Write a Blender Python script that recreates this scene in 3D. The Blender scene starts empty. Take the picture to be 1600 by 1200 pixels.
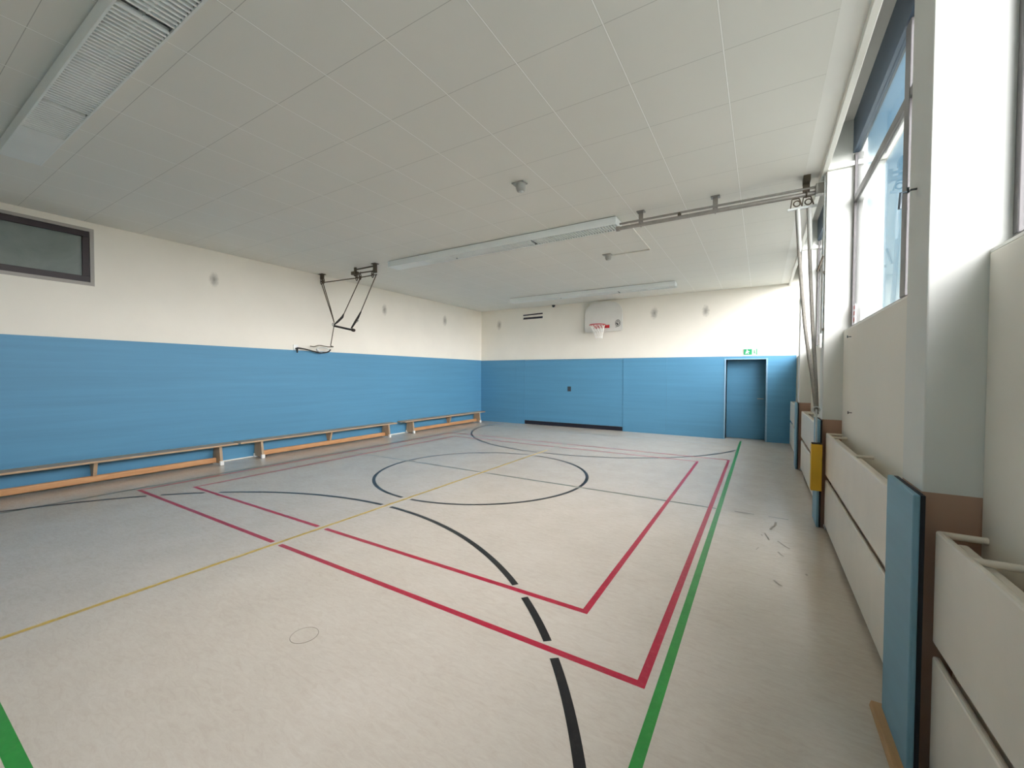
import bpy, bmesh, math, random
from mathutils import Vector, Matrix
random.seed(7)
SC = bpy.context.scene
COL = SC.collection
PI = math.pi

# ------------------------------------------------------------------ materials
def new_mat(name):
    m = bpy.data.materials.new(name)
    m.use_nodes = True
    nt = m.node_tree
    return m, nt, nt.nodes['Principled BSDF'], nt.nodes, nt.links

def ramp(nt, src, stops):
    r = nt.nodes.new('ShaderNodeValToRGB')
    els = r.color_ramp.elements
    els[0].position, els[0].color = stops[0][0], (*stops[0][1], 1)
    els[1].position, els[1].color = stops[1][0], (*stops[1][1], 1)
    for p, c in stops[2:]:
        e = els.new(p); e.color = (*c, 1)
    nt.links.new(src, r.inputs[0])
    return r.outputs[0]

def noise(nt, scale, detail=4, rough=.55, dist=0, vec=None):
    n = nt.nodes.new('ShaderNodeTexNoise')
    n.inputs['Scale'].default_value = scale
    n.inputs['Detail'].default_value = detail
    n.inputs['Roughness'].default_value = rough
    n.inputs['Distortion'].default_value = dist
    if vec: nt.links.new(vec, n.inputs['Vector'])
    return n.outputs['Fac']

def objco(nt):
    return nt.nodes.new('ShaderNodeTexCoord').outputs['Object']

def math_n(nt, op, a, b=None, c=None, clamp=False):
    n = nt.nodes.new('ShaderNodeMath'); n.operation = op; n.use_clamp = clamp
    for i, v in enumerate((a, b, c)):
        if v is None: continue
        if isinstance(v, (int, float)): n.inputs[i].default_value = v
        else: nt.links.new(v, n.inputs[i])
    return n.outputs[0]

def mixc(nt, fac, a, b, blend='MIX'):
    n = nt.nodes.new('ShaderNodeMix'); n.data_type = 'RGBA'; n.blend_type = blend
    def put(sock, v):
        if isinstance(v, (int, float)): sock.default_value = v
        elif isinstance(v, tuple): sock.default_value = (*v, 1)
        else: nt.links.new(v, sock)
    put(n.inputs[0], fac); put(n.inputs[6], a); put(n.inputs[7], b)
    return n.outputs[2]

def bump(nt, b, h, strength=.1, dist=.01):
    n = nt.nodes.new('ShaderNodeBump')
    n.inputs['Strength'].default_value = strength
    n.inputs['Distance'].default_value = dist
    nt.links.new(h, n.inputs['Height']); nt.links.new(n.outputs[0], b.inputs['Normal'])

def simple(name, col, rough=.5, metal=0, var=.06, scale=6, spec=.5):
    m, nt, b, N, L = new_mat(name)
    co = objco(nt)
    f = noise(nt, scale, 4, .6, 0, co)
    lo = tuple(max(0, c * (1 - var)) for c in col); hi = tuple(min(1, c * (1 + var)) for c in col)
    L.new(ramp(nt, f, [(.3, lo), (.7, hi)]), b.inputs['Base Color'])
    b.inputs['Roughness'].default_value = rough
    b.inputs['Metallic'].default_value = metal
    b.inputs['Specular IOR Level'].default_value = spec
    return m

CREAM = (.80, .768, .685)
def wall_mat(name, col, dado=None, marks=()):
    """painted plaster; dado = (height, colour) of a painted band; marks = worn plaster patches (x, y, z, r)"""
    m, nt, b, N, L = new_mat(name)
    co = objco(nt)
    f = noise(nt, 1.2, 5, .6, 0, co)
    c = ramp(nt, f, [(.3, tuple(v * .97 for v in col)), (.7, tuple(min(1, v * 1.02) for v in col))])
    sep = N.new('ShaderNodeSeparateXYZ'); L.new(co, sep.inputs[0])
    if dado:
        c = mixc(nt, math_n(nt, 'LESS_THAN', sep.outputs[2], dado[0]), c, dado[1])
    if marks:
        fn = noise(nt, 22, 3, .6, 0, co)
        for (x, y, z, r) in marks:
            v = N.new('ShaderNodeVectorMath'); v.operation = 'DISTANCE'
            sc = N.new('ShaderNodeVectorMath'); sc.operation = 'MULTIPLY'
            L.new(co, sc.inputs[0]); sc.inputs[1].default_value = (1, 1, .6)
            L.new(sc.outputs[0], v.inputs[0]); v.inputs[1].default_value = (x, y, z * .6)
            d = math_n(nt, 'DIVIDE', v.outputs['Value'], r)
            d = math_n(nt, 'ADD', d, math_n(nt, 'MULTIPLY', math_n(nt, 'SUBTRACT', fn, .5), .7))
            d = math_n(nt, 'SUBTRACT', 1, d, clamp=True)
            d = math_n(nt, 'MULTIPLY', d, .8)
            c = mixc(nt, d, c, (.20, .185, .155))
    L.new(c, b.inputs['Base Color'])
    b.inputs['Roughness'].default_value = .62
    b.inputs['Specular IOR Level'].default_value = .3
    bump(nt, b, noise(nt, 180, 3, .6, 0, co), .06, .004)
    return m

M_WALL = wall_mat('cream_wall_paint', CREAM)
M_WALL_L = wall_mat('cream_wall_paint_left', CREAM, None,
                    [(-8.36, 3.54, 3.27, .085), (-8.36, 7.41, 3.265, .095), (-8.36, 9.78, 3.257, .11)])
M_WALL_F = wall_mat('cream_wall_paint_far', CREAM, None,
                    [(-7.62, 11.71, 3.28, .11), (-2.55, 11.71, 3.31, .11), (-1.26, 11.71, 3.27, .10)])
M_PILLAR = wall_mat('pillar_paint', (.71, .72, .68), (1.145, (.45, .285, .205)))

def ceiling_mat():
    m, nt, b, N, L = new_mat('white_ceiling_tiles')
    co = objco(nt)
    sep = N.new('ShaderNodeSeparateXYZ'); L.new(co, sep.inputs[0])
    # long joints with pale T bars, running with the hall
    u = math_n(nt, 'MODULO', math_n(nt, 'ADD', sep.outputs[0], .252 + .625 * 20), .625)
    d = math_n(nt, 'ABSOLUTE', math_n(nt, 'SUBTRACT', u, .3125))
    bar = math_n(nt, 'GREATER_THAN', d, .3125 - .0042)
    edge = math_n(nt, 'GREATER_THAN', d, .3125 - .0062)
    # fine cross joints
    w = math_n(nt, 'MODULO', math_n(nt, 'ADD', sep.outputs[1], .6167 * 20 - 1.9), .6167)
    e = math_n(nt, 'ABSOLUTE', math_n(nt, 'SUBTRACT', w, .30835))
    cross = math_n(nt, 'GREATER_THAN', e, .30835 - .0018)
    f = noise(nt, .8, 4, .6, 0, co)
    base = ramp(nt, f, [(.3, (.745, .745, .695)), (.7, (.77, .765, .715))])
    c = mixc(nt, cross, base, (.46, .46, .425))
    c = mixc(nt, edge, c, (.56, .56, .52))
    c = mixc(nt, bar, c, (.97, .97, .94))
    L.new(c, b.inputs['Base Color'])
    b.inputs['Roughness'].default_value = .75
    b.inputs['Specular IOR Level'].default_value = .2
    h = math_n(nt, 'SUBTRACT', 1, cross)
    bump(nt, b, math_n(nt, 'ADD', h, math_n(nt, 'MULTIPLY', noise(nt, 300, 2, .6, 0, co), .12)), .12, .004)
    return m
M_CEIL = ceiling_mat()
M_CEIL_BAND = simple('ceiling_border_paint', (.82, .82, .78), .7, 0, .03, 1)
M_RECESS = simple('recess_paint', (.62, .61, .57), .7, 0, .03, 1)
M_TRIM = simple('white_trim_paint', (.80, .80, .74), .45, 0, .03, 2)

def floor_mat():
    m, nt, b, N, L = new_mat('marbled_linoleum')
    co = objco(nt)
    mp = N.new('ShaderNodeMapping'); L.new(co, mp.inputs[0])
    mp.inputs['Rotation'].default_value = (0, 0, .45); mp.inputs['Scale'].default_value = (1.0, 3.2, 1)
    a = noise(nt, 2.6, 3, .5, .4, co)
    c = ramp(nt, a, [(.2, (.545, .485, .41)), (.8, (.605, .545, .472))])
    s = noise(nt, 11, 9, .72, 1.0, mp.outputs[0])
    c = mixc(nt, .55, c, ramp(nt, s, [(.25, (.38, .37, .36)), (.5, (.5, .5, .5)), (.75, (.60, .60, .60))]), 'OVERLAY')
    p = noise(nt, 75, 6, .8, .3, mp.outputs[0])
    c = mixc(nt, ramp(nt, p, [(.60, (0, 0, 0)), (.78, (.55, .55, .55))]), c, (.34, .29, .23))
    c = mixc(nt, ramp(nt, p, [(.24, (.5, .5, .5)), (.38, (0, 0, 0))]), c, (.74, .71, .64))
    L.new(c, b.inputs['Base Color'])
    rr = N.new('ShaderNodeMapRange')
    L.new(noise(nt, 3, 5, .6, 0, co), rr.inputs[0])
    rr.inputs[3].default_value = .17; rr.inputs[4].default_value = .28
    L.new(rr.outputs[0], b.inputs['Roughness'])
    b.inputs['Specular IOR Level'].default_value = .42
    bump(nt, b, noise(nt, 14, 6, .7, .5, mp.outputs[0]), .06, .003)
    return m
M_FLOOR = floor_mat()

BLUE = (.098, .285, .455)
def blue_mat(name, col):
    m, nt, b, N, L = new_mat(name)
    co = objco(nt)
    mp = N.new('ShaderNodeMapping'); L.new(co, mp.inputs[0]); mp.inputs['Scale'].default_value = (.25, .25, 6)
    f = noise(nt, 1.4, 5, .65, 0, mp.outputs[0])
    L.new(ramp(nt, f, [(.3, tuple(c * .93 for c in col)), (.7, tuple(c * 1.06 for c in col))]), b.inputs['Base Color'])
    b.inputs['Roughness'].default_value = .5
    b.inputs['Specular IOR Level'].default_value = .35
    return m
M_BLUE = blue_mat('blue_wall_panel', BLUE)
M_PAD = blue_mat('blue_pad_cover', (.19, .36, .46))
M_PADBACK = simple('black_pad_backing', (.012, .013, .02), .7)
M_BLACKGAP = simple('gap_black', (.008, .008, .018), .6)

def paint(name, col, wear=0):
    m, nt, b, N, L = new_mat(name)
    co = objco(nt)
    f = noise(nt, 9, 5, .7, 0, co)
    c = ramp(nt, f, [(.3, tuple(v * .85 for v in col)), (.7, tuple(min(1, v * 1.1) for v in col))])
    if wear:
        w = ramp(nt, noise(nt, 26, 6, .75, 0, co), [(.5 - wear * .1, (0, 0, 0)), (.72, (wear,) * 3)])
        c = mixc(nt, w, c, (.5, .45, .38))
    L.new(c, b.inputs['Base Color'])
    b.inputs['Roughness'].default_value = .32
    b.inputs['Specular IOR Level'].default_value = .42
    return m
M_RED = paint('red_line_paint', (.42, .008, .04), .12)
M_GREEN = paint('green_line_paint', (.025, .27, .045), .05)
M_DGREEN = paint('grey_green_line_paint', (.055, .09, .06), .25)
M_BLACK = paint('black_line_paint', (.009, .009, .011), .03)
M_YELLOW = paint('yellow_line_paint', (.60, .40, .05), .55)
M_SCUFF = simple('scuff_mark', (.24, .205, .16), .4)
M_WORN = simple('worn_grey_line', (.21, .195, .16), .4)

def wood(name, a, c2, rough=.4, axis=1):
    m, nt, b, N, L = new_mat(name)
    co = objco(nt)
    mp = N.new('ShaderNodeMapping'); L.new(co, mp.inputs[0])
    s = [14, 14, 14]; s[axis] = .9
    mp.inputs['Scale'].default_value = s
    f = noise(nt, 2.2, 6, .62, 1.0, mp.outputs[0])
    L.new(ramp(nt, f, [(.28, a), (.72, c2)]), b.inputs['Base Color'])
    b.inputs['Roughness'].default_value = rough
    b.inputs['Specular IOR Level'].default_value = .4
    return m
M_SEAT = wood('worn_bench_wood', (.40, .27, .165), (.56, .41, .275), .42)
M_BEAM = wood('orange_beam_wood', (.50, .25, .105), (.66, .37, .18), .42)
M_LEG = wood('bench_leg_wood', (.40, .28, .17), (.52, .38, .25), .45, 2)
M_BATTEN = wood('batten_wood', (.42, .23, .09), (.55, .33, .15), .4)
M_WHITEPL = simple('white_plastic', (.82, .82, .80), .3)
M_ENAMEL = simple('cream_radiator_enamel', (.80, .74, .65), .35, 0, .04, 3)
M_LIGHTBODY = simple('white_lamp_enamel', (.76, .80, .785), .4, 0, .03, 3)
M_LOUVER = simple('lamp_louver', (.84, .88, .86), .4, 0, .03, 3)
M_LAMPIN = simple('lamp_inside_shade', (.20, .215, .215), .4)  # shade between the louver blades is put into this dark colour
M_TUBE = simple('fluorescent_tube_glass', (.85, .86, .84), .25)
M_STEEL = simple('brushed_steel', (.36, .345, .32), .38, .75, .1, 12)
M_GALV = simple('galvanised_steel', (.55, .58, .57), .42, .35, .1, 14)
M_DARKST = simple('dark_bronze_steel', (.085, .068, .045), .5, .3, .15, 14)
M_CABLE = simple('brown_rope', (.10, .078, .05), .8, 0, .2, 40)
M_STRAP = simple('black_strap', (.022, .018, .015), .75)
M_ROPE = simple('grey_hemp_rope', (.24, .225, .195), .85, 0, .14, 50)
M_SLEEVE = simple('pale_leather_sleeve', (.52, .53, .50), .5, 0, .05, 10)
M_FRAME = simple('brown_grey_window_frame', (.125, .118, .118), .4, 0, .06, 5)
M_HEAD = simple('slate_window_head', (.055, .085, .125), .45, 0, .06, 3)
M_DKFRAME = simple('dark_maroon_frame', (.014, .004, .006), .45, 0, .1, 5)
M_GREYTRIM = simple('grey_window_trim', (.34, .32, .29), .5, 0, .05, 5)
M_YPAD = simple('yellow_foam_cover', (.68, .40, .022), .5, 0, .05, 8)
M_DET = simple('grey_detector_plastic', (.33, .33, .30), .45)
M_CONDUIT = simple('cream_conduit', (.74, .73, .66), .5)
M_BOARD = simple('white_backboard', (.66, .655, .61), .4, 0, .03, 4)
M_RIM = simple('red_rim_paint', (.42, .02, .025), .4)
M_NET = simple('white_net_cord', (.85, .84, .80), .8)
M_EMBLEM = simple('black_print', (.03, .03, .03), .5)
M_SIGNW = simple('sign_white', (.74, .80, .76), .4)
M_SIGNG = simple('sign_green', (.012, .28, .11), .4)
M_HANDLE = simple('dark_handle_metal', (.05, .065, .075), .4, .4)
M_CHROME = simple('chrome', (.75, .77, .78), .18, 1)
M_PALEBLUE = blue_mat('pale_blue_door_trim', (.25, .42, .56))
M_STICK = simple('sticker_white', (.8, .78, .77), .5)
M_STICKR = simple('sticker_red', (.55, .09, .08), .5)
M_GROUND = simple('outdoor_paving', (.26, .27, .25), .9, 0, .15, .3)

def glass_mat():
    m = bpy.data.materials.new('window_glass'); m.use_nodes = True
    nt = m.node_tree; N = nt.nodes; L = nt.links
    N.remove(N['Principled BSDF'])
    out = N['Material Output']
    tr = N.new('ShaderNodeBsdfTransparent'); tr.inputs[0].default_value = (.985, .99, .99, 1)
    gl = N.new('ShaderNodeBsdfGlossy'); gl.inputs['Roughness'].default_value = .012; gl.inputs[0].default_value = (.97, 1, .99, 1)
    lw = N.new('ShaderNodeLayerWeight'); lw.inputs[0].default_value = .5
    fr = math_n(nt, 'MULTIPLY_ADD', math_n(nt, 'POWER', lw.outputs['Facing'], 5), .96, .04)
    mx = N.new('ShaderNodeMixShader')
    L.new(fr, mx.inputs[0]); L.new(tr.outputs[0], mx.inputs[1]); L.new(gl.outputs[0], mx.inputs[2])
    L.new(mx.outputs[0], out.inputs[0])
    return m
M_GLASS = glass_mat()

def reflection_pane_mat():
    m, nt, b, N, L = new_mat('grey_reflection_pane')
    co = objco(nt)
    f = noise(nt, 1.6, 5, .6, .8, co)
    L.new(ramp(nt, f, [(.3, (.15, .185, .17)), (.7, (.22, .25, .235))]), b.inputs['Base Color'])  # pale reflections and the dim room behind are put into the colour
    b.inputs['Roughness'].default_value = .16
    b.inputs['Specular IOR Level'].default_value = .6
    return m
M_REFLPANE = reflection_pane_mat()

# ------------------------------------------------------------------ mesh builder
class MB:
    def __init__(s): s.v, s.f, s.sm = [], [], []
    def add(s, vs, fs, smooth=False):
        o = len(s.v); s.v += [tuple(p) for p in vs]
        for f in fs: s.f.append([i + o for i in f]); s.sm.append(smooth)
        return s
    def box(s, x0, y0, z0, x1, y1, z1):
        x0, x1 = sorted((x0, x1)); y0, y1 = sorted((y0, y1)); z0, z1 = sorted((z0, z1))
        return s.add([(x0,y0,z0),(x1,y0,z0),(x1,y1,z0),(x0,y1,z0),(x0,y0,z1),(x1,y0,z1),(x1,y1,z1),(x0,y1,z1)],
                     [(3,2,1,0),(4,5,6,7),(0,1,5,4),(1,2,6,5),(2,3,7,6),(3,0,4,7)])
    def tube(s, pts, r, n=10, cap=True):
        pts = [Vector(p) for p in pts]
        rs = r if isinstance(r, (list, tuple)) else [r] * len(pts)
        vs, fs = [], []
        prev = None
        for i, p in enumerate(pts):
            t = (pts[min(i + 1, len(pts) - 1)] - pts[max(i - 1, 0)]).normalized()
            if prev is None:
                a = Vector((0, 0, 1)) if abs(t.z) < .9 else Vector((1, 0, 0))
                u = t.cross(a).normalized()
            else:
                u = (prev - t * prev.dot(t)).normalized()
            prev = u; w = t.cross(u)
            for k in range(n):
                a = 2 * PI * k / n
                vs.append(p + (u * math.cos(a) + w * math.sin(a)) * rs[i])
        m = len(pts)
        for i in range(m - 1):
            for k in range(n):
                fs.append((i*n+k, i*n+(k+1) % n, (i+1)*n+(k+1) % n, (i+1)*n+k))
        s.add(vs, fs, True)
        if cap:
            s.add(vs[:n], [tuple(range(n))[::-1]]); s.add(vs[-n:], [tuple(range(n))])
        return s
    def ring(s, c, R, r, axis='z', n=40, k=8, ex=1, ey=1):
        vs, fs = [], []
        for i in range(n):
            a = 2 * PI * i / n
            for j in range(k):
                b = 2 * PI * j / k
                q = R + r * math.cos(b); h = r * math.sin(b)
                p = {'z': (q*math.cos(a)*ex, q*math.sin(a)*ey, h), 'y': (q*math.cos(a)*ex, h, q*math.sin(a)*ey), 'x': (h, q*math.cos(a)*ex, q*math.sin(a)*ey)}[axis]
                vs.append((c[0]+p[0], c[1]+p[1], c[2]+p[2]))
        for i in range(n):
            for j in range(k):
                fs.append((i*k+j, ((i+1) % n)*k+j, ((i+1) % n)*k+(j+1) % k, i*k+(j+1) % k))
        return s.add(vs, fs, True)
    def prism(s, poly, axis, a, b):
        """poly of 2D points extruded along an axis from a to b (x: (y,z), y: (x,z), z: (x,y))"""
        def P(q, t): return {'x': (t, q[0], q[1]), 'y': (q[0], t, q[1]), 'z': (q[0], q[1], t)}[axis]
        n = len(poly)
        vs = [P(q, a) for q in poly] + [P(q, b) for q in poly]
        fs = [tuple(range(n))[::-1], tuple(range(n, 2*n))] + [(i, (i+1) % n, n+(i+1) % n, n+i) for i in range(n)]
        return s.add(vs, fs)
    def strip(s, p0, p1, w, z=.0):
        p0, p1 = Vector(p0), Vector(p1); d = (p1 - p0).normalized(); nn = Vector((-d.y, d.x)) * w / 2
        q = [p0 - nn, p1 - nn, p1 + nn, p0 + nn]
        return s.add([(a.x, a.y, z) for a in q], [(0, 1, 2, 3)])
    def lathe(s, prof, c, n=24):
        vs, fs = [], []
        for (r, z) in prof:
            for k in range(n):
                a = 2*PI*k/n; vs.append((c[0]+r*math.cos(a), c[1]+r*math.sin(a), c[2]+z))
        for i in range(len(prof)-1):
            for k in range(n): fs.append((i*n+k, i*n+(k+1) % n, (i+1)*n+(k+1) % n, (i+1)*n+k))
        s.add(vs, fs, True)
        s.add(vs[:n], [tuple(range(n))[::-1]]); s.add(vs[-n:], [tuple(range(n))])
        return s
    def build(s, name, mat, parent=None, bevel=0, fix=True, label=None):
        me = bpy.data.meshes.new(name)
        org = Vector((0, 0, 0)); p = parent
        while p: org += p.location; p = p.parent
        me.from_pydata([Vector(q) - org for q in s.v], [], s.f); me.update()
        me.polygons.foreach_set('use_smooth', s.sm)
        if fix:
            bm = bmesh.new(); bm.from_mesh(me); bmesh.ops.recalc_face_normals(bm, faces=bm.faces); bm.to_mesh(me); bm.free()
        me.materials.append(mat)
        o = bpy.data.objects.new(name, me); COL.objects.link(o)
        if parent:
            o.parent = parent
        if bevel:
            b = o.modifiers.new('Bevel', 'BEVEL'); b.width = bevel; b.segments = 2; b.limit_method = 'ANGLE'
        if label: o['label'] = label
        return o

def box(x0, y0, z0, x1, y1, z1): return MB().box(x0, y0, z0, x1, y1, z1)
def tag(o, label, cat, group=None):
    o['label'] = label; o['category'] = cat
    if group: o['group'] = group
    return o
def thing(name, label, cat, loc, group=None):
    o = bpy.data.objects.new(name, None); COL.objects.link(o)
    o.location = loc; o.empty_display_size = .1
    return tag(o, label, cat, group)
def struct(o, label=None):
    o['kind'] = 'structure'
    if label: o['label'] = label
    return o
def dup(root, loc, label):
    r = root.copy(); COL.objects.link(r); r.location = loc; r['label'] = label
    for ch in root.children:
        c = ch.copy(); COL.objects.link(c); c.parent = r
        for g in ch.children:
            d = g.copy(); COL.objects.link(d); d.parent = c
    return r

# ------------------------------------------------------------------ room constants (metres)
XL, YF, YB, ZC = -8.36, 11.71, -.94, 3.78
WO = .87                              # outer face of the window wall
PX, PARX, WX = .55, .715, .77          # pillar face, parapet face, window plane
SILL = 2.06
PIL = [-.94, 2.23, 5.40, 8.56, 11.71]  # near faces of the pillars (first and last are the end walls)
PW = .27

# ------------------------------------------------------------------ shell
fl = struct(box(XL - .2, YB - .2, -.12, WO, YF + .45, 0).build('floor', M_FLOOR), 'beige marbled linoleum gym floor with painted court lines')

wl = MB()
wy0, wy1, wz0, wz1 = .2, 2.0, 2.865, 3.69
wl.box(XL - .25, YB - .25, 0, XL, wy0, 4.3).box(XL - .25, wy1, 0, XL, YF + .3, 4.3)
wl.box(XL - .25, wy0, 0, XL, wy1, wz0).box(XL - .25, wy0, wz1, XL, wy1, 4.3)
wl = struct(wl.build('wall_left', M_WALL_L), 'long left wall, cream above a blue panelled lower half')
box(XL, YB, 0, XL + .010, YF - .0225, 2.095).build('blue_panel', M_BLUE, wl, label='blue lower half of the left wall')

DX0, DX1, DZ = -.775, .088, 2.005       # exit door niche
SX0, SX1 = -6.61, -3.39                 # storage gate
wf = MB()
wf.box(XL - .25, YF, DZ, WO, YF + .45, 4.3).box(XL - .25, YF, 0, DX0, YF + .45, DZ)
wf.box(DX1, YF, 0, WO, YF + .45, DZ).box(DX0, YF + .36, 0, DX1, YF + .45, DZ)
wf = struct(wf.build('wall_far', M_WALL_F), 'far end wall, cream above blue panels')
pf = MB()
for a, b in [(XL, -6.96), (-6.957, SX0 - .004), (SX1 + .004, -2.2), (-2.197, DX0 - .035), (DX1 + .035, .69)]:
    pf.box(a, YF - .022, 0, b, YF, 2.075)
pf.box(SX0 - .004, YF - .022, 2.066, SX1 + .004, YF, 2.075)
pf.box(DX0 - .035, YF - .022, 2.03, DX1 + .035, YF, 2.075)
pf.build('blue_panel', M_BLUE, wf, label='blue lower panels of the far wall')
box(XL, YF - .026, 2.0755, .69, YF, 2.088).build('panel_cap', M_BLUE, wf)
dt = MB().box(DX0 - .034, YF - .03, 0, DX0, YF + .355, DZ + .024).box(DX1, YF - .03, 0, DX1 + .034, YF + .355, DZ + .024)
dt.box(DX0, YF - .03, DZ, DX1, YF + .355, DZ + .024)
dt.build('door_lining', M_PALEBLUE, wf, label='pale blue lining of the exit door niche')

wb = struct(box(XL - .25, YB - .25, 0, WO, YB, 4.3).build('wall_back', M_WALL), 'cream back wall')
box(XL + .023, YB, 0, .7, YB + .022, 2.095).build('blue_panel', M_BLUE, wb)

# right wall: parapets, pillars
wr = MB()
for i in range(4):
    y0, y1 = PIL[i] + (PW if i else 0), PIL[i+1]
    wr.box(PARX, y0, 0, WO, y1, SILL)
wr = struct(wr.build('wall_right', M_WALL, bevel=.006), 'right window wall with low parapets between pillars')
box(.85, YB - .25, 4.12, WO, YF + .3, 4.3).build('lintel', M_RECESS, wr)
for i in (1, 2, 3):
    box(PX, PIL[i], 0, WO, PIL[i] + PW, 4.3).build('pillar', M_PILLAR, wr, bevel=.006, label='cream pillar with a brown painted base')

# ceiling slab, border band, window recesses
ce = struct(box(XL - .25, YB - .25, ZC, .365, YF + .45, 4.3).build('ceiling', M_CEIL), 'white square tiled ceiling')
box(.366, YB - .25, ZC + .004, .515, YF + .45, 4.3).build('border_band', M_CEIL_BAND, ce)
for i in range(4):
    y0, y1 = PIL[i] + (PW if i else 0), PIL[i+1]
    t = MB()
    t.box(.512, y0 - (PW/2 if i else 0), 3.73, .556, y1 + PW/2 if i < 3 else y1, 3.80)
    t.box(.556, y1 - .03, 3.73, WX, y1 - .001, 3.775)
    t.box(.556, y0 + .001, 3.73, WX, y0 + .03, 3.775)
    struct(t.build('trim_%d' % (i + 1), M_TRIM, bevel=.003))
box(.516, YB - .25, 4.2, WO, YF + .45, 4.35).build('recess_top', M_RECESS, ce)

# baseboards
struct(box(XL + .0103, YB + .03, 0, XL + .020, YF - .03, .02).build('baseboard_left', M_TRIM))

# ------------------------------------------------------------------ court lines (painted on the floor)
YLX = -3.89
RO = (-7.25, 2.14, -.51, 8.775)
RI = (-6.80, 2.61, -.998, 8.32)
GX0, GX1, GY0, GY1 = -7.37, -.416, .362, 11.5
MY = 5.49
E1, E2, E3, E4 = .0006, .0009, .0012, .0015
W = .046
def gapped(mb, p0, p1, w, z, cuts, g=.05):
    """straight line from p0 to p1 left open where other lines cross (cuts = distance along it)"""
    p0, p1 = Vector(p0), Vector(p1); Ln = (p1 - p0).length; d = (p1 - p0).normalized()
    t = 0
    for c in sorted(cuts) + [None]:
        e = Ln if c is None else c - g
        if e > t: mb.strip(p0 + d * t, p0 + d * e, w, z)
        t = Ln if c is None else c + g
for R in (RO, RI):
    m = MB()
    x0, y0, x1, y1 = R; h = W / 2
    gapped(m, (x0 - h, y0), (x1 + h, y0), W, E2, [YLX - (x0 - h)], .06)
    gapped(m, (x0 - h, y1), (x1 + h, y1), W, E2, [YLX - (x0 - h)], .06)
    m.strip((x0, y0 + h), (x0, y1 - h), W, E2)
    m.strip((x1, y0 + h), (x1, y1 - h), W, E2)
    m.build('red_court_line', M_RED, fl, fix=False)
m = MB()
m.strip((GX1, GY0 - .023), (GX1, GY1), .05, E2)
m.strip((GX0, GY0), (GX1 - .025, GY0), .06, E2)
m.build('green_court_line', M_GREEN, fl, fix=False)
m = MB(); gapped(m, (GX0 + .02, MY), (GX1 - .03, MY), .034, E1, [], .05); m.build('grey_green_centre_line', M_DGREEN, fl, fix=False)
m = MB().strip((GX0, GY0 + .03), (GX0, GY1), .045, E2).strip((GX0 + .0225, 10.66), (GX1 - .025, 10.66), .035, E2); m.build('dulled_green_side_line', M_DGREEN, fl, fix=False)  # green court lines; their dull low-angle look is put into the colour
m = MB(); m.strip((YLX, YB + .05), (YLX, 7.86), .042, E3); m.build('yellow_court_line', M_YELLOW, fl, fix=False)
m = MB()
m.strip((-.25, MY), (-.05, MY), .03, E1).strip((.09, MY), (.28, MY), .03, E1)
m.build('worn_line_remains', M_WORN, fl, fix=False)

def arc(mb, c, r, a0, a1, w, z, n=240):
    def blocked(x, y):
        if abs(x - YLX) < .075: return True
        for R in (RO, RI):
            if R[0] - .06 < x < R[2] + .06 and (abs(y - R[1]) < .055 or abs(y - R[3]) < .05): return True
            if R[1] - .06 < y < R[3] + .06 and (abs(x - R[0]) < .055 or abs(x - R[2]) < .055): return True
        if abs(y - MY) < .04: return True
        if abs(y - GY0) < .06 or abs(y - 10.66) < .05: return True
        return x > GX1 - .04 or x < XL + .3 or y > YF - .1 or y < YB + .05
    for i in range(n):
        t0 = a0 + (a1 - a0) * i / n; t1 = a0 + (a1 - a0) * (i + 1) / n; tm = (t0 + t1) / 2
        if blocked(c[0] + r * math.cos(tm), c[1] + r * math.sin(tm)): continue
        q = []
        for (rr, t) in ((r - w/2, t0), (r + w/2, t0), (r + w/2, t1), (r - w/2, t1)):
            q.append((c[0] + rr * math.cos(t), c[1] + rr * math.sin(t), z))
        mb.add(q, [(0, 1, 2, 3)])
m = MB(); arc(m, (-3.896, 5.495), 1.69, 0, 2*PI, .05, E3, 420); m.build('black_centre_circle', M_BLACK, fl, fix=False)
m = MB(); arc(m, (-3.90, -.33), 3.79, -.15, PI + .15, .052, E3, 700); m.build('black_near_arc', M_BLACK, fl, fix=False)
m = MB(); arc(m, (-3.865, 11.09), 3.56, PI - .1, 2*PI + .1, .05, E3, 600); m.build('black_far_arc', M_BLACK, fl, fix=False)
# scuffs
m = MB()
def scuff(pts, w):
    for a, b in zip(pts, pts[1:]): m.strip(a, b, w, E4)
scuff([(.155, 5.32), (.15, 5.2), (.12, 5.12), (.10, 5.03)], .022)
scuff([(.05, 4.89), (.077, 4.75), (.085, 4.70)], .014)
scuff([(.155, 4.72), (.20, 4.63), (.246, 4.556)], .016)
scuff([(.15, 4.43), (.166, 4.38), (.19, 4.34)], .015)
scuff([(.105, 3.79), (.13, 3.745), (.157, 3.715)], .017)
scuff([(.02, 4.83), (.03, 4.79)], .012)
scuff([(.33, 4.05), (.335, 4.02)], .015)
scuff([(.0, 4.45), (-.02, 4.38)], .008)
m.build('scuff_marks', M_SCUFF, fl, fix=False)

# floor socket cover: a round outline let into the linoleum
sk = thing('floor_socket_cover', 'round floor cover outlined by a thin dark joint in front of the red lines', 'floor cover', (-2.37, 1.468, 0))
MB().prism([(-2.37 + .077*math.cos(2*PI*k/40), 1.468 + .077*math.sin(2*PI*k/40)) for k in range(40)], 'z', 0, .0008).build('lid', M_FLOOR, sk)
MB().ring((-2.37, 1.468, .0002), .079, .0018, 'z', 48, 6).build('joint', M_SCUFF, sk)

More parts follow.
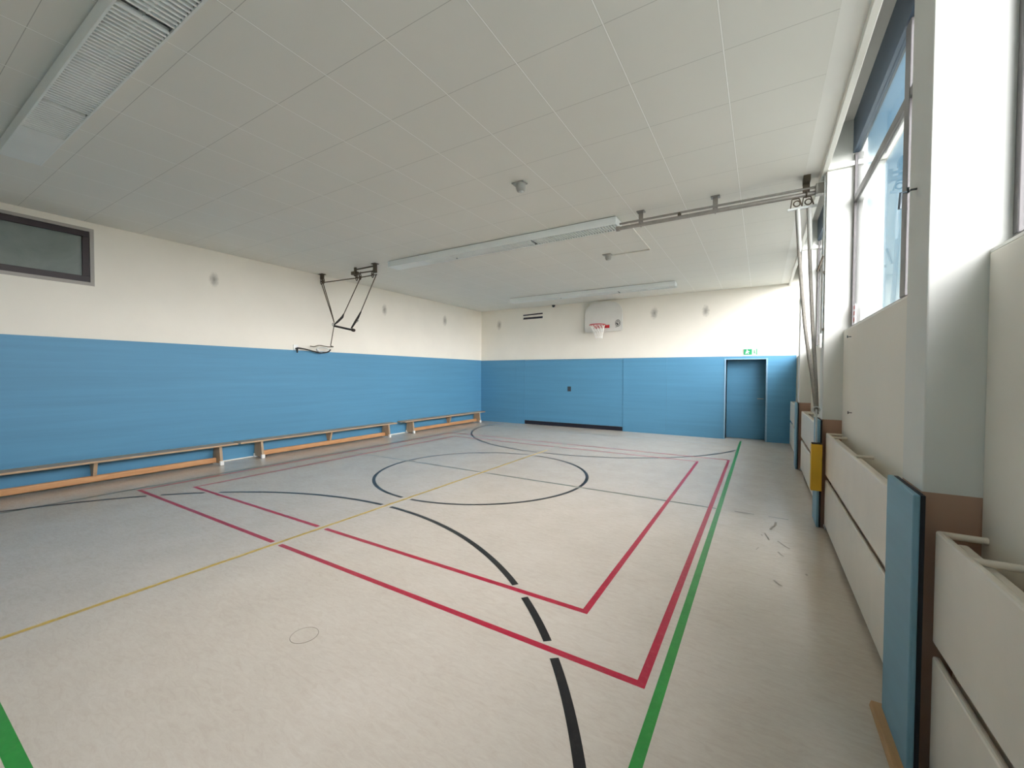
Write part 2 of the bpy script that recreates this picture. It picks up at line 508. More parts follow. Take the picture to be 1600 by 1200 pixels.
# ------------------------------------------------------------------ windows of the right wall
def right_window(i):
    y0, y1 = PIL[i] + (PW if i else 0), PIL[i+1]
    mull = [y0 + (y1 - y0) * .375] if i else [0.55]
    root = struct(MB().box(WX, y0, SILL, WX + .07, y1, SILL + .055).box(WX, y0, 3.35, WX + .07, y1, 3.42)
                  .box(WX, y0, SILL + .055, WX + .07, y0 + .05, 3.85).box(WX, y1 - .035, SILL + .055, WX + .07, y1, 3.85)
                  .build('window_%d' % (i + 1), M_FRAME, bevel=.004),
                  None)
    for y in mull:
        box(WX - .004, y - .05, SILL + .055, WX + .075, y + .06, 3.85).build('mullion', M_FRAME, root, bevel=.004)
    box(WX - .012, y0, 3.86, WX + .05, y1, 4.2).build('window_head', M_HEAD, root)
    edges = [y0 + .05] + [v for y in mull for v in (y - .05, y + .06)] + [y1 - .035]
    for a, b in zip(edges[::2], edges[1::2]):
        for z0, z1 in ((SILL + .055, 3.35), (3.42, 3.86)):
            box(WX + .012, a, z0, WX + .018, b, z1).build('pane', M_GLASS, root)
    box(PARX + .002, y0, SILL, WX, y1, SILL + .012).build('window_sill', M_TRIM, root)
    return root
wins = [right_window(i) for i in range(4)]
hd = MB().tube([(WX - .005, 3.52, 2.76), (WX - .035, 3.52, 2.76), (WX - .04, 3.52, 2.66)], .009, 8)
hd.build('window_handle', M_HANDLE, wins[1])

# left high window
w5 = struct(MB().box(XL - .07, wy0, wz0 + .05, XL - .012, wy1 - .045, wz0 + .135).box(XL - .07, wy0, wz1 - .125, XL - .012, wy1 - .045, wz1 - .045)
            .box(XL - .07, wy1 - .12, wz0 + .135, XL - .012, wy1 - .045, wz1 - .125).box(XL - .07, wy0, wz0 + .135, XL - .012, wy0 + .08, wz1 - .125)
            .build('window_5', M_DKFRAME, bevel=.004), 'high dark framed window in the left wall')
box(XL - .05, wy0 + .08, wz0 + .135, XL - .04, wy1 - .12, wz1 - .125).build('pane', M_REFLPANE, w5)
MB().box(XL - .08, wy0, wz0, XL + .004, wy1, wz0 + .05).box(XL - .08, wy0, wz1 - .045, XL + .004, wy1, wz1)\
    .box(XL - .08, wy1 - .045, wz0 + .05, XL + .004, wy1, wz1 - .045).build('window_trim', M_GREYTRIM, w5, bevel=.003)
box(XL - .25, wy0, wz0, XL - .085, wy1, wz1).build('blind_niche', M_DKFRAME, w5)

# ------------------------------------------------------------------ doors of the far wall
d1 = struct(box(SX0, YF - .014, .125, SX1, YF, 2.062).build('door_1', M_BLUE, bevel=.003), 'wide blue equipment room gate')
box(SX0 + .002, YF - .012, .004, SX1 - .002, YF - .001, .122).build('black_gap_strip', M_BLACKGAP, d1)  # black strip drawn in the gap below the gate
h = MB().box(-5.10, YF - .022, 1.10, -4.985, YF - .012, 1.25)
h = h.build('handle_plate', M_HANDLE, d1, bevel=.003)
MB().tube([(-5.065, YF - .03, 1.13), (-5.065, YF - .05, 1.13), (-5.065, YF - .055, 1.2), (-5.02, YF - .05, 1.22), (-5.02, YF - .03, 1.22)], .012, 8).build('pull_handle', M_HANDLE, d1)
MB().tube([(-5.085, YF - .02, 1.125), (-5.085, YF - .034, 1.125)], .014, 10).build('lock_knob', M_CHROME, d1)
d2 = struct(box(DX0 + .002, YF + .31, .004, DX1 - .002, YF + .352, DZ - .002).build('door_2', M_BLUE, bevel=.002), 'blue exit door set in a deep niche')
MB().tube([(.04, YF + .31, 1.03), (.04, YF + .255, 1.03)], .011, 10).tube([(.045, YF + .255, 1.03), (-.09, YF + .255, 1.03)], .011, 10).build('door_handle', M_CHROME, d2)

# ------------------------------------------------------------------ exit sign
sg = thing('exit_sign', 'green and white emergency exit sign above the recessed blue door', 'sign', (-.25, YF, 2.19))
box(-.40, YF - .012, 2.108, -.10, YF - .0005, 2.272).build('sign_plate', M_SIGNW, sg, bevel=.002)
y = YF - .013
box(-.39, y - .001, 2.12, -.215, y, 2.26).build('green_field', M_SIGNG, sg)
m = MB()
def poly2(pts): m.prism([(-.305 + (a + .305) * .74, 2.19 + (c - 2.19) * .80) for a, c in pts], 'y', y - .0022, y - .0012)
poly2([(-.322 + .018*math.cos(a*PI/6), 2.238 + .018*math.sin(a*PI/6)) for a in range(12)])
poly2([(-.345, 2.205), (-.30, 2.222), (-.285, 2.205), (-.30, 2.165), (-.33, 2.165)])
poly2([(-.30, 2.222), (-.258, 2.205), (-.25, 2.19), (-.262, 2.185), (-.30, 2.203)])
poly2([(-.345, 2.21), (-.37, 2.185), (-.352, 2.165), (-.345, 2.175), (-.352, 2.187), (-.333, 2.203)])
poly2([(-.33, 2.168), (-.30, 2.168), (-.272, 2.152), (-.275, 2.13), (-.292, 2.13), (-.292, 2.145), (-.315, 2.152)])
poly2([(-.33, 2.172), (-.315, 2.16), (-.34, 2.14), (-.375, 2.14), (-.375, 2.153), (-.348, 2.155)])
m.build('running_figure', M_SIGNW, sg)
m = MB().box(-.128, y - .001, 2.12, -.106, y, 2.26).box(-.19, y - .001, 2.256, -.125, y, 2.26)
m.prism([(-.178, 2.225), (-.16, 2.235), (-.158, 2.175), (-.142, 2.165), (-.145, 2.15), (-.178, 2.155)], 'y', y - .001, y)
m.build('door_pictogram', M_SIGNG, sg)

# ------------------------------------------------------------------ basketball hoop
bx, by = -3.95, YF - .13
hp = thing('basketball_hoop', 'white round-topped basketball backboard with red rim on the far wall', 'basketball hoop', (bx, by, 2.86))
def board(x0, x1, z0, z1, rt, rb):
    p = []
    for cx, cz, r, a0 in ((x1 - rb, z0 + rb, rb, -90), (x1 - rt, z1 - rt*.86, rt, 0), (x0 + rt, z1 - rt*.86, rt, 90), (x0 + rb, z0 + rb, rb, 180)):
        for k in range(9):
            a = math.radians(a0 + 90 * k / 8)
            p.append((cx + r*math.cos(a), cz + r*math.sin(a) * (.86 if r == rt else 1)))
    return p
MB().prism(board(-4.515, -3.385, 2.865, 3.735, .42, .07), 'y', by, by + .03).build('backboard', M_BOARD, hp, bevel=.006)
for x in (-4.3, -3.6):
    for z in (3.0, 3.45): box(x - .03, by + .03, z - .03, x + .03, YF - .0005, z + .03).build('wall_bracket', M_GALV, hp)
rz, rr = 3.02, .215
rc = (bx - .04, by - .15 - rr, rz)
rim = MB().ring(rc, rr, .015, 'z', 48, 8).build('rim', M_RIM, hp)
m = MB().box(rc[0] - .23, by - .012, rz - .06, rc[0] + .23, by, rz + .03)
m.tube([(rc[0] - .2, by - .01, rz), (rc[0] - .13, rc[1] + rr*.8, rz)], .011, 8).tube([(rc[0] + .2, by - .01, rz), (rc[0] + .13, rc[1] + rr*.8, rz)], .011, 8)
m.tube([(rc[0] + .05, by - .01, rz - .05), (rc[0] + .05, rc[1] + rr, rz)], .01, 8).tube([(rc[0] - .05, by - .01, rz - .05), (rc[0] - .05, rc[1] + rr, rz)], .01, 8)
m.build('rim_plate', M_RIM, hp)
m = MB(); ns = 12
prof = [(.205, 0), (.17, -.10), (.135, -.20), (.105, -.30), (.095, -.38)]
for k in range(ns):
    for s in (0, 1):
        pts = []
        for j, (r, z) in enumerate(prof):
            a = 2*PI*(k + (.5 * j if s else -.5 * j)) / ns
            pts.append((rc[0] + r*math.cos(a) + .05 * j/4, rc[1] + r*math.sin(a), rz + z))
        m.tube(pts, .0055, 5)
m.build('net', M_NET, hp)
# round emblem with a tilted square on the board
ex, ez, ey = -3.52, 3.085, by - .0005
m = MB().ring((ex, ey, ez), .078, .007, 'y', 32, 6, .9, 1.15)
dm = [(ex - .05, ez), (ex, ez + .066), (ex + .05, ez), (ex, ez - .066)]
for a, b in zip(dm, dm[1:] + dm[:1]): m.tube([(a[0], ey, a[1]), (b[0], ey, b[1])], .008, 6)
m.prism([(ex - .045, ez), (ex, ez + .01), (ex + .005, ez - .06)], 'y', ey - .003, ey)
m.tube([(ex - .075, ey, ez - .11), (ex - .02, ey, ez - .11)], .006, 6)
m.build('round_emblem', M_EMBLEM, hp)

# ------------------------------------------------------------------ far wall details
vg = thing('wall_vent', 'wall vent of two dark slots high on the far wall', 'vent', (-6.33, YF, 3.49))
MB().box(-6.70, YF - .008, 3.385, -5.955, YF - .0005, 3.60).build('vent_plate', M_WALL, vg, bevel=.002)
m = MB(); 
m.prism([(-6.685, 3.517), (-5.972, 3.535), (-5.972, 3.575), (-6.685, 3.555)], 'y', YF - .0105, YF - .008)
m.prism([(-6.685, 3.40), (-5.975, 3.405), (-5.972, 3.465), (-6.67, 3.462)], 'y', YF - .0105, YF - .008)
m.build('slots', M_BLACKGAP, vg)
sn = thing('wall_sensor', 'tiny black sensor under the ceiling edge left of the backboard', 'sensor', (-5.575, YF, 3.75))
MB().lathe([(.05, .026), (.045, -.01), (.02, -.035)], (-5.575, YF - .055, 3.745), 16).build('sensor_dome', M_PADBACK, sn)
box(-5.61, YF - .03, 3.755, -5.54, YF - .0005, 3.776).build('mount', M_PADBACK, sn)

# ------------------------------------------------------------------ ceiling lights
def ceiling_light(y0, label):
    x0, x1, y1, zb = -6.19, -1.735, y0 + .275, 3.665
    t = thing('ceiling_light', label, 'ceiling light', ((x0 + x1)/2, (y0 + y1)/2, ZC), 'long louvred ceiling lights')
    zt = ZC - .009
    m = MB().box(x0, y0, zb, x1, y0 + .014, zt).box(x0, y1 - .014, zb, x1, y1, zt)
    m.box(x0, y0 + .014, zb, x0 + .014, y1 - .014, zt).box(x1 - .014, y0 + .014, zb, x1, y1 - .014, zt)
    m.build('housing', M_LIGHTBODY, t, bevel=.002)
    MB().box(x0 + .88, y0 + .0142, zb + .012, x1 - .02, y0 + .018, zt - .015).box(x0 + .88, y1 - .018, zb + .012, x1 - .02, y1 - .0142, zt - .015).build('shade_liner', M_LAMPIN, t)  # dark liner added to give the shade seen between the blades
    box(x0 + .014, y0 + .014, ZC - .022, x1 - .014, y1 - .014, ZC - .0005).build('reflector', M_LAMPIN, t)
    box(x0 + .014, y0 + .014, zb + .001, x0 + .87, y1 - .014, zb + .006).build('end_cover', M_LIGHTBODY, t)
    xs = [x0 + .87, -4.70, -3.10, x1 - .014]
    for a, b in zip(xs, xs[1:]):
        lp = MB()
        n = max(3, round((b - a) / .041))
        for k in range(n):
            if k == 0 and a > -5: continue
            x = a + (b - a) * (k + .2) / n
            lp.prism([(x, zb + .002), (x + .013, zb + .003), (x + .020, zb + .030), (x + .016, zb + .030)], 'y', y0 + .014, y1 - .014)
        lp.box(a + .03, y0 + .132, zb + .012, b - .002, y0 + .143, zb + .032)
        lp.build('louver', M_LOUVER, t)
        MB().tube([(a + .04, y0 + .137, ZC - .055), (b - .04, y0 + .137, ZC - .055)], .013, 10).build('fluorescent_tube', M_TUBE, t)
    return t
L1 = ceiling_light(.835, 'long louvred white ceiling light nearest the camera, at the upper left corner')
dup(L1, (L1.location.x, L1.location.y + 4.735, ZC), 'long louvred white ceiling light in line with the steel rope rail')
dup(L1, (L1.location.x, L1.location.y + 9.2, ZC), 'long louvred white ceiling light farthest away, in front of the basketball backboard')

# ------------------------------------------------------------------ detectors on the ceiling
def detector(x, y, label):
    t = thing('motion_detector', label, 'detector', (x, y, ZC), 'grey ceiling motion detectors')
    MB().prism([(x - .095, y - .05), (x + .06, y - .05), (x + .06, y + .05), (x - .095, y + .05)], 'z', ZC - .014, ZC - .0005).build('base_plate', M_DET, t, bevel=.003)
    MB().lathe([(.055, 0), (.055, -.05), (.045, -.082), (.03, -.09)], (x, y, ZC - .0145), 20).build('sensor_head', M_DET, t)
    MB().lathe([(.026, 0), (.024, -.008), (.012, -.012)], (x + .012, y - .01, ZC - .105), 14).build('lens', M_GALV, t)
    return t
detector(-2.37, 4.08, 'grey ceiling motion detector on bare tiles nearer the camera')
detector(-2.40, 7.28, 'grey ceiling motion detector at the end of the cable conduit')
tag(MB().tube([(-2.34, 7.345, ZC - .011), (-1.70, 7.345, ZC - .011), (-1.675, 7.32, ZC - .011), (-1.655, 5.86, ZC - .011)], .0105, 8).build('cable_conduit', M_CONDUIT),
    'thin cream cable conduit bent at a right angle on the ceiling', 'conduit')

# ------------------------------------------------------------------ benches
def bench(y0, y1, legs, label):
    t = thing('gym_bench', label, 'bench', (-8.19, (y0 + y1)/2, 0), 'wooden gym benches along the left wall')
    xa, xb = -8.312, -8.034
    box(xa, y0, .322, xb, y1, .352).build('seat', M_SEAT, t, bevel=.006)
    box(-8.225, y0 + legs[0][0] + .02, .034, -8.165, y0 + legs[-1][0] - .02, .125).build('beam', M_BEAM, t, bevel=.018)
    for (off, big) in legs:
        yy = y0 + off
        if big: pr = [(-8.312, .03), (-8.024, .03), (-8.064, .322), (-8.283, .322)]
        else: pr = [(-8.235, .126), (-8.145, .126), (-8.085, .322), (-8.295, .322)]
        lg = MB().prism(pr, 'y', yy - .022, yy + .022).build('leg', M_LEG, t, bevel=.004)
        if big:
            for x in (-8.300, -8.034):
                MB().prism([(x - .024, 0), (x + .024, 0), (x + .022, .075), (x - .022, .075)], 'y', yy - .03, yy + .03).build('foot', M_WHITEPL, lg, bevel=.006, label='white plastic foot')
    for yy in (y0 - .004, y1 + .004):
        MB().box(-8.19, yy - .02, .31, -8.15, yy + .02, .321).build('end_hook', M_GALV, t)
    return t
LG = [(.29, True), (1.90, False), (3.47, True)]
bench(.015, 3.755, LG, 'low wooden gym bench nearest the camera, running out of frame at left')
bench(3.80, 7.535, [(.38, True), (1.88, False), (3.48, True)], 'low wooden gym bench in the middle of the row along the blue wall')
bench(7.80, 11.50, [(.33, True), (1.96, False), (3.40, True)], 'low wooden gym bench at the far corner of the room')

# ------------------------------------------------------------------ radiators
def radiator(y0, y1, label):
    t = thing('panel_radiator', label, 'radiator', (.60, (y0 + y1)/2, 0), 'cream panel radiators below the windows')
    for nm, z0, z1 in (('upper_panel', .575, 1.012), ('lower_panel', .055, .525)):
        m = MB().box(.578, y0, z0, .602, y1, z1)
        m.build(nm, M_ENAMEL, t, bevel=.009)
    m = MB().box(.625, y0 + .03, .08, .66, y1 - .03, .50).box(.625, y0 + .03, .60, .66, y1 - .03, .98)
    m.build('rear_panel', M_ENAMEL, t, bevel=.008)
    ys = [y0 + .06, (y0 + y1)/2, y1 - .27, y1 - .012]
    for yy in ys:
        MB().tube([(.590, yy, 1.0), (.7145, yy, 1.0)], .0125, 10).build('wall_bracket', M_ENAMEL, t)
    v = MB().tube([(.602, y1 + .02, .035), (.575, y1 + .02, .035)], .016, 10).tube([(.59, y1 + .02, .0005), (.59, y1 + .02, .06)], .008, 8)
    v.tube([(.59, y1 + .022, .055), (.59, y1 - .01, .07)], .008, 8)
    v.build('valve', M_GALV, t)
    return t
radiator(-.80, 2.185, 'cream panel radiator closest to the camera, cut off by the right frame edge')
radiator(2.60, 5.33, 'cream panel radiator behind the blue pillar pad, second from the camera')
radiator(5.79, 8.42, 'cream panel radiator third from the camera, behind the yellow block')
radiator(8.94, 11.55, 'cream panel radiator in the far corner beside the exit door')

# ------------------------------------------------------------------ pillar pads
def pad(i, label):
    y = PIL[i]
    t = thing('pillar_pad', label, 'pad', (.53, y + .13, 0), 'blue pillar pads')
    box(.512, y - .055, .01, .534, y + .335, 1.14).build('cover', M_PAD, t, bevel=.006)
    box(.5345, y - .05, .012, .549, y + .33, 1.138).build('backing', M_PADBACK, t, label='black backing board')
    return t
pad(1, 'upright blue pad on the nearest pillar')
pad(2, 'upright blue pad on the second pillar, behind the yellow block')
pad(3, 'upright blue pad on the third pillar near the far corner')
yb = thing('yellow_foam_block', 'upright yellow padded block strapped to the second pillar below the ropes', 'padded block', (.50, 5.30, .41))
box(.452, 5.262, .41, .546, 5.3445, .895).build('yellow_cover', M_YPAD, yb, bevel=.006)
box(.456, 5.266, .895, .542, 5.341, .906).build('top_cap', M_STRAP, yb)
tag(MB().prism([(.470, 0), (.522, 0), (.522, .028), (.478, .028)], 'y', 1.75, 2.59).build('wooden_batten', M_BATTEN, bevel=.003),
    'narrow light brown wooden batten on the floor at the foot of the nearest pillar pad', 'batten')

# ------------------------------------------------------------------ climbing rope rail and ropes
RY = 5.60
rl = thing('rope_rail', 'long double steel tube rail hung from the ceiling towards the second pillar', 'rail', (-.57, RY, 3.6))
m = MB().tube([(-1.69, RY, 3.603), (.545, RY, 3.603)], .025, 14)
m.build('lower_tube', M_STEEL, rl)
MB().tube([(-1.69, RY, 3.664), (.50, RY, 3.664)], .014, 12).build('upper_tube', M_STEEL, rl)
box(.47, RY - .045, 3.575, .5495, RY + .045, 3.69).build('pillar_clamp', M_STEEL, rl, bevel=.004)
MB().tube([(-1.735, RY, 3.603), (-1.69, RY, 3.603)], .034, 14).build('end_cap', M_STEEL, rl)
for x in (-1.405, -.515):
    m = MB().box(x - .028, RY - .006, 3.60, x + .028, RY + .006, 3.765).box(x - .05, RY - .04, 3.765, x + .05, RY + .04, 3.7795)
    m.tube([(x, RY - .032, 3.603), (x, RY + .032, 3.603)], .018, 10).ring((x, RY, 3.603), .027, .008, 'x', 20, 6)
    m.build('hanger', M_STEEL, rl)
m = MB().box(.355, RY - .008, 3.60, .42, RY + .008, 3.7835).box(.355, RY - .1, 3.72, .42, RY + .05, 3.7795).ring((.39, RY, 3.603), .03, .009, 'x', 20, 6)
m.build('hanger', M_DARKST, rl)
m = MB()
for x in (-.93, -.92): m.tube([(x, RY, 3.60), (x, RY, 3.665)], .016, 8)
m.build('rail_stop', M_DARKST, rl)

def crspline(P, n=8):
    P = [Vector(p) for p in P]; out = []
    for i in range(len(P) - 1):
        p0, p1, p2, p3 = P[max(i-1, 0)], P[i], P[i+1], P[min(i+2, len(P)-1)]
        for k in range(n):
            t = k / n
            out.append(.5*((2*p1) + (-p0+p2)*t + (2*p0-5*p1+4*p2-p3)*t*t + (-p0+3*p1-3*p2+p3)*t**3))
    out.append(P[-1]); return out
def climbing_rope(pts, label, dx):
    x, y = pts[0][0], pts[0][1]
    t = thing('climbing_rope', label, 'climbing rope', (x, y, pts[-1][2]), 'climbing ropes tied to the second pillar')
    MB().tube(crspline(pts),   .018, 10).build('rope', M_ROPE, t)
    top = [p for p in crspline(pts) if p.z > 2.95]
    MB().tube([p + Vector((.010, -.010, 0)) for p in top], [.019] * (len(top) - 2) + [.016, .010], 10).build('leather_sleeve', M_SLEEVE, t, label='pale leather sleeve')
    ztop = pts[0][2]
    m = MB().tube([(x - .045, RY, 3.575), (x - .06, RY, ztop + .02)], .007, 6).tube([(x + .02, RY, 3.575), (x + .055, RY, ztop + .02)], .007, 6)
    m.tube([(x - .045, RY, 3.577), (x + .02, RY, 3.577)], .009, 6)
    m.ring((x, RY, 3.52), .03, .007, 'y', 18, 6)
    m.build('trolley', M_DARKST, t)
    MB().tube([(x - .085, y, ztop + .012), (x + .075, y - .005, ztop + .02)], .016, 8).build('crossbar', M_GALV, t)
    return t
climbing_rope([(.305, 5.58, 3.44), (.312, 5.562, 3.283), (.334, 5.544, 2.924), (.352, 5.527, 2.658), (.382, 5.509, 2.283), (.408, 5.491, 2.015),
               (.436, 5.473, 1.792), (.462, 5.456, 1.605), (.485, 5.438, 1.38), (.502, 5.42, 1.22)],
              'grey climbing rope farther from the window, bowed and tied back to the second pillar', 0)
climbing_rope([(.409, 5.58, 3.44), (.415, 5.557, 3.262), (.433, 5.534, 2.768), (.462, 5.511, 2.159), (.484, 5.489, 1.791), (.497, 5.46, 1.516),
               (.505, 5.43, 1.30), (.505, 5.40, 1.20)],
              'grey climbing rope nearer the window, hanging almost straight beside the second pillar', 1)
ho = thing('rope_tie', 'thin pale tie rod from the rope ends down to the yellow block', 'rope tie', (.50, 5.40, 1.2))
MB().tube([(.497, 5.375, 1.25), (.497, 5.33, .95), (.497, 5.325, .9065)], .009, 8).build('rod', M_GALV, ho)
MB().ring((.500, 5.40, 1.245), .03, .007, 'y', 20, 6).build('tie_loop', M_GALV, ho)

# window opener rod on the second pillar
wo = thing('window_opener', 'window opener with two vertical rods and a slanted crank on the second pillar', 'window opener', (.535, 5.44, 1.9))
MB().tube([(.537, 5.43, 3.70), (.537, 5.43, 1.94)], .0075, 8).build('rod', M_GALV, wo)
MB().tube([(.536, 5.475, 3.05), (.536, 5.475, 1.90)], .012, 8).build('guide_tube', M_WHITEPL, wo)
MB().tube([(.525, 5.43, 2.05), (.525, 5.43, 1.90)], .015, 10).build('grip', M_WHITEPL, wo)
MB().tube([(.533, 5.40, 2.86), (.51, 5.42, 2.79), (.487, 5.43, 2.71)], .009, 8).build('crank', M_DARKST, wo)
for z in (2.68, 2.08): box(.534, 5.415, z, .5495, 5.49, z + .025).build('clip', M_DARKST, wo)

# ------------------------------------------------------------------ ring hoist at the left wall
HY = 5.57
hs = thing('ring_hoist', 'dark ceiling hoist with ropes gathered to a bar beside the left wall', 'ring hoist', (-7.4, HY, ZC))
def bracket(x, z1, w=.05):
    m = MB().box(x - w/2, HY - .025, z1, x + w/2, HY + .025, ZC - .012).box(x - w*.9, HY - .05, ZC - .012, x + w*.9, HY + .05, ZC - .0005)
    m.build('ceiling_bracket', M_DARKST, hs)
bracket(-8.245, 3.665, .075); bracket(-6.55, 3.60, .065)
m = MB().box(-7.16, HY - .02, 3.60, -7.12, HY + .02, ZC - .0005).box(-7.22, HY - .045, 3.63, -7.09, HY + .045, 3.695)
m.build('ceiling_bracket', M_DARKST, hs)
MB().tube([(-7.14, HY, 3.735), (-6.57, HY, 3.735)], .016, 8).build('spreader_tube', M_DARKST, hs)
MB().tube([(-7.14, HY, 3.655), (-6.57, HY, 3.64)], .014, 8).build('spreader_tube', M_DARKST, hs)
for (x, z) in ((-8.27, 3.62), (-8.20, 3.625), (-7.10, 3.57), (-6.995, 3.575), (-6.62, 3.575)):
    m = MB().ring((x, HY, z), .05, .010, 'y', 22, 6, .6, 1.15).tube([(x, HY - .012, z), (x, HY + .012, z)], .02, 10)
    m.tube([(x, HY, z + .05), (x + .02, HY, z + .10)], .008, 6)
    m.build('pulley', M_DARKST, hs)
def rope(pts, r, mat=M_CABLE, name='rope'): MB().tube(pts, r, 8).build(name, mat, hs)
rope([(-8.22, HY, 3.595), (-7.05, HY, 3.56), (-6.50, HY, 3.56)], .011)
K = (-7.835, HY, 2.70)
rope([(-8.27, HY, 3.58), K], .0095); rope([(-8.21, HY, 3.58), (-7.96, HY, 3.02), K], .0095)
rope([(-6.985, HY, 3.55), (-7.52, HY, 2.85)], .0095)
rope([(-6.52, HY, 3.55), (-6.98, HY, 2.86)], .0095)
rope([(-7.52, HY, 2.86), (-7.56, HY, 2.80), (-7.72, HY, 2.71), (-7.84, HY, 2.655)], [.012, .024, .022, .014], M_STRAP, 'strap')
rope([(-6.97, HY, 2.87), (-7.07, HY, 2.75), (-7.13, HY, 2.69), (-7.27, HY, 2.55)], [.012, .022, .024, .016], M_STRAP, 'strap')
for q in ((-7.09, HY, 2.70), (-7.87, HY, 2.66)): MB().ring(q, .03, .008, 'y', 16, 6).build('buckle', M_STEEL, hs)
rope([(-7.82, HY, 2.625), (-7.21, HY, 2.505)], .021, M_STRAP, 'trapeze_bar')
rope([(-7.24, HY, 2.512), (-7.185, HY, 2.50)], .033, M_STRAP, 'bar_end')
rope([(-7.84, HY, 2.64), (-7.96, HY, 2.215)], .009)
# gymnastic rings resting on their wall hook
rg = thing('gymnastic_rings', 'pair of pale gymnastic rings tied flat at the top of the blue panels', 'gymnastic rings', (-8.2, 5.5, 2.1))
MB().tube(crspline([(-8.20, 5.25, 2.19), (-8.18, 5.33, 2.185), (-8.16, 5.44, 2.215), (-8.12, 5.60, 2.195), (-8.06, 5.70, 2.198), (-7.955, 5.57, 2.205)]), .010, 8).build('ring_rope', M_CABLE, rg)
MB().ring((-8.20, 5.56, 2.12), .125, .013, 'x', 36, 8, 1.25, .42).build('ring', M_GALV, rg)
MB().ring((-8.17, 5.53, 2.135), .115, .012, 'x', 36, 8, 1.2, .38).build('ring', M_WHITEPL, rg)
MB().tube(crspline([(-8.335, 5.04, 2.145), (-8.25, 5.16, 2.125), (-8.21, 5.33, 2.085), (-8.20, 5.5, 2.06), (-8.19, 5.66, 2.085), (-8.18, 5.72, 2.14)]), .014, 8).build('ring_strap', M_STRAP, rg)
hk = thing('wall_cleat', 'small metal cleat with a dark knob on the top edge of the blue left wall', 'cleat', (XL, 5.03, 2.15))
box(XL + .0005, 4.97, 2.10, XL + .03, 5.07, 2.21).build('cleat_plate', M_WHITEPL, hk, bevel=.004)
MB().tube([(XL + .03, 5.02, 2.13), (XL + .07, 5.02, 2.12), (XL + .075, 5.02, 2.04)], [.02, .022, .012], 8).build('cleat_hook', M_STRAP, hk)

# ------------------------------------------------------------------ small hooks and stickers at the windows
def hook(name, label, x, y, z):
    o = MB().tube([(x, y, z), (x - .02, y, z), (x - .028, y, z - .012), (x - .028, y, z + .012)], .0045, 6).build(name, M_HANDLE)
    return tag(o, label, 'hook', 'small wall hooks')
hook('wall_hook', 'small metal hook on the parapet just under the window with the sticker', PARX, 4.98, 1.974)
hook('wall_hook', 'small metal hook low on the parapet above the second radiator', PARX, 4.863, 1.264)
hook('wall_hook', 'small metal hook on the side of the nearest pillar', PX, 2.392, 2.395)
st = tag(box(WX + .0105, 5.262, 2.13, WX + .0116, 5.35, 2.32).build('window_sticker', M_STICK), 'small red and white sticker in the lower far corner of the window pane', 'sticker')
MB().box(WX + .010, 5.275, 2.145, WX + .0104, 5.337, 2.19).box(WX + .010, 5.275, 2.21, WX + .0104, 5.337, 2.25).box(WX + .010, 5.275, 2.27, WX + .0104, 5.337, 2.305).build('red_print', M_STICKR, st)

# ------------------------------------------------------------------ outside
g = MB().box(WO + .01, -80, -.6, 120, 120, -.5).build('ground', M_GROUND); struct(g, 'paved ground outside the windows')

# ------------------------------------------------------------------ sky: blue away from the sun, broad white glow around the hazy sun
wd = bpy.data.worlds.new('hazy_sky'); SC.world = wd; wd.use_nodes = True
nt = wd.node_tree; N = nt.nodes; L = nt.links
bg = N['Background']
tc = N.new('ShaderNodeTexCoord')
def lobe(direction, power):
    d = Vector(direction).normalized()
    v = N.new('ShaderNodeVectorMath'); v.operation = 'DOT_PRODUCT'
    L.new(tc.outputs['Generated'], v.inputs[0]); v.inputs[1].default_value = d
    return math_n(nt, 'POWER', math_n(nt, 'MAXIMUM', v.outputs['Value'], 0), power)
SUN = (.82, -.43, .35)
glow = lobe(SUN, 2.4)
sepd = N.new('ShaderNodeSeparateXYZ'); L.new(tc.outputs['Generated'], sepd.inputs[0])
elev = math_n(nt, 'MAXIMUM', sepd.outputs[2], 0)
base = ramp(nt, elev, [(0, (.60, .88, 1.0)), (.25, (.42, .76, 1.0)), (.7, (.30, .62, 1.0))])
vm = N.new('ShaderNodeMix'); vm.data_type = 'RGBA'; vm.blend_type = 'ADD'
sc1 = N.new('ShaderNodeVectorMath'); sc1.operation = 'SCALE'; L.new(base, sc1.inputs[0]); sc1.inputs['Scale'].default_value = 1.0
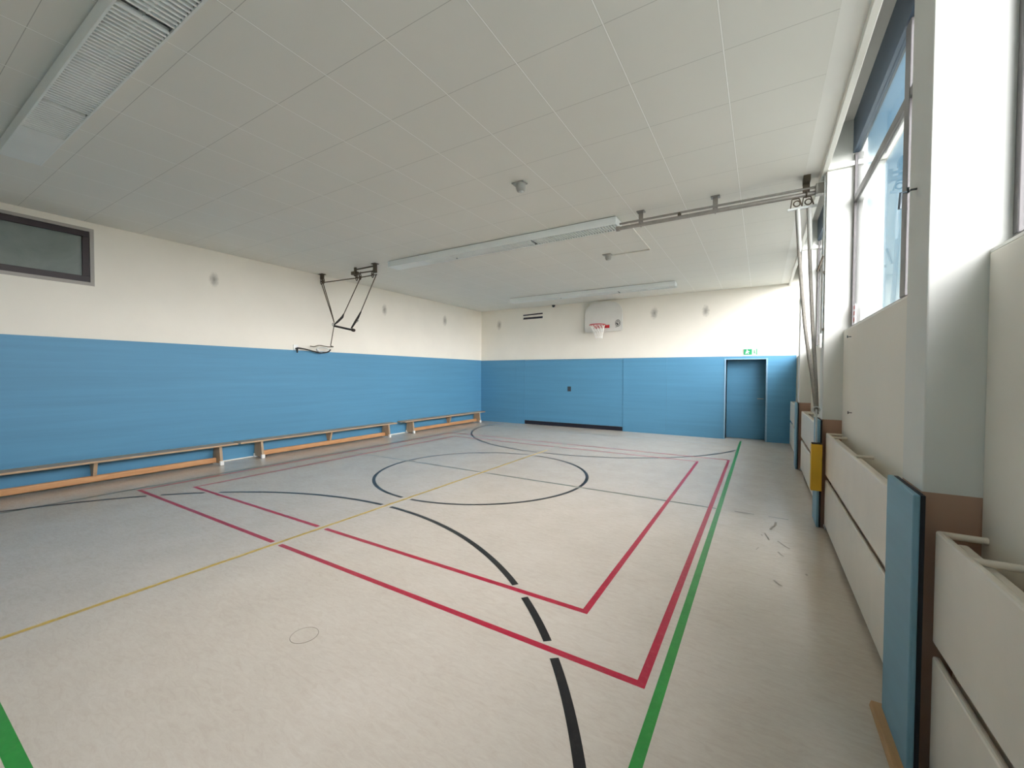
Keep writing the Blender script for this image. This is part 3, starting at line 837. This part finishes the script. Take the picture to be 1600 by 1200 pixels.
sc2 = N.new('ShaderNodeVectorMath'); sc2.operation = 'SCALE'; sc2.inputs[0].default_value = (1.0, .962, .962)
L.new(math_n(nt, 'MULTIPLY', glow, 24.0), sc2.inputs['Scale'])
ad = N.new('ShaderNodeVectorMath'); ad.operation = 'ADD'; L.new(sc1.outputs[0], ad.inputs[0]); L.new(sc2.outputs[0], ad.inputs[1])
L.new(ad.outputs[0], bg.inputs[0]); bg.inputs[1].default_value = 1.0
wd.cycles.sampling_method = 'MANUAL'; wd.cycles.sample_map_resolution = 1024

# added sun lights the yard, so its bounce lifts the ceiling; none enters the hall
sl = bpy.data.lights.new('added_sun', 'SUN'); so = bpy.data.objects.new('added_sun', sl); COL.objects.link(so)
sl.energy = 4.5; sl.angle = .03; sl.color = (1, .96, .88)
so.rotation_euler = Vector((-.06, -.75, .66)).to_track_quat('Z', 'Y').to_euler()

# ------------------------------------------------------------------ camera
FPX, YAW, PIT, ROL = 642.84, .54545, -.022317, .004403
cy, sy = math.cos(YAW), math.sin(YAW)
fwd = Vector((-sy*math.cos(PIT), cy*math.cos(PIT), math.sin(PIT)))
rt = Vector((cy, sy, 0)); up = rt.cross(fwd)
r2 = rt*math.cos(ROL) + up*math.sin(ROL); u2 = up*math.cos(ROL) - rt*math.sin(ROL)
cd = bpy.data.cameras.new('camera'); cam = bpy.data.objects.new('camera', cd); COL.objects.link(cam)
cd.sensor_width = 36; cd.lens = FPX / 1600 * 36; cd.clip_start = .02
cam.matrix_world = Matrix(((r2.x, u2.x, -fwd.x, 0), (r2.y, u2.y, -fwd.y, 0), (r2.z, u2.z, -fwd.z, 1.6), (0, 0, 0, 1)))
SC.camera = cam

SC.view_settings.view_transform = 'Standard'
SC.view_settings.look = 'None'
SC.view_settings.gamma = 1
SC.view_settings.use_curve_mapping = False
SC.view_settings.exposure = 0.1
SC.cycles.max_bounces = 14
SC.cycles.diffuse_bounces = 10
SC.cycles.transparent_max_bounces = 12
SC.cycles.caustics_reflective = False
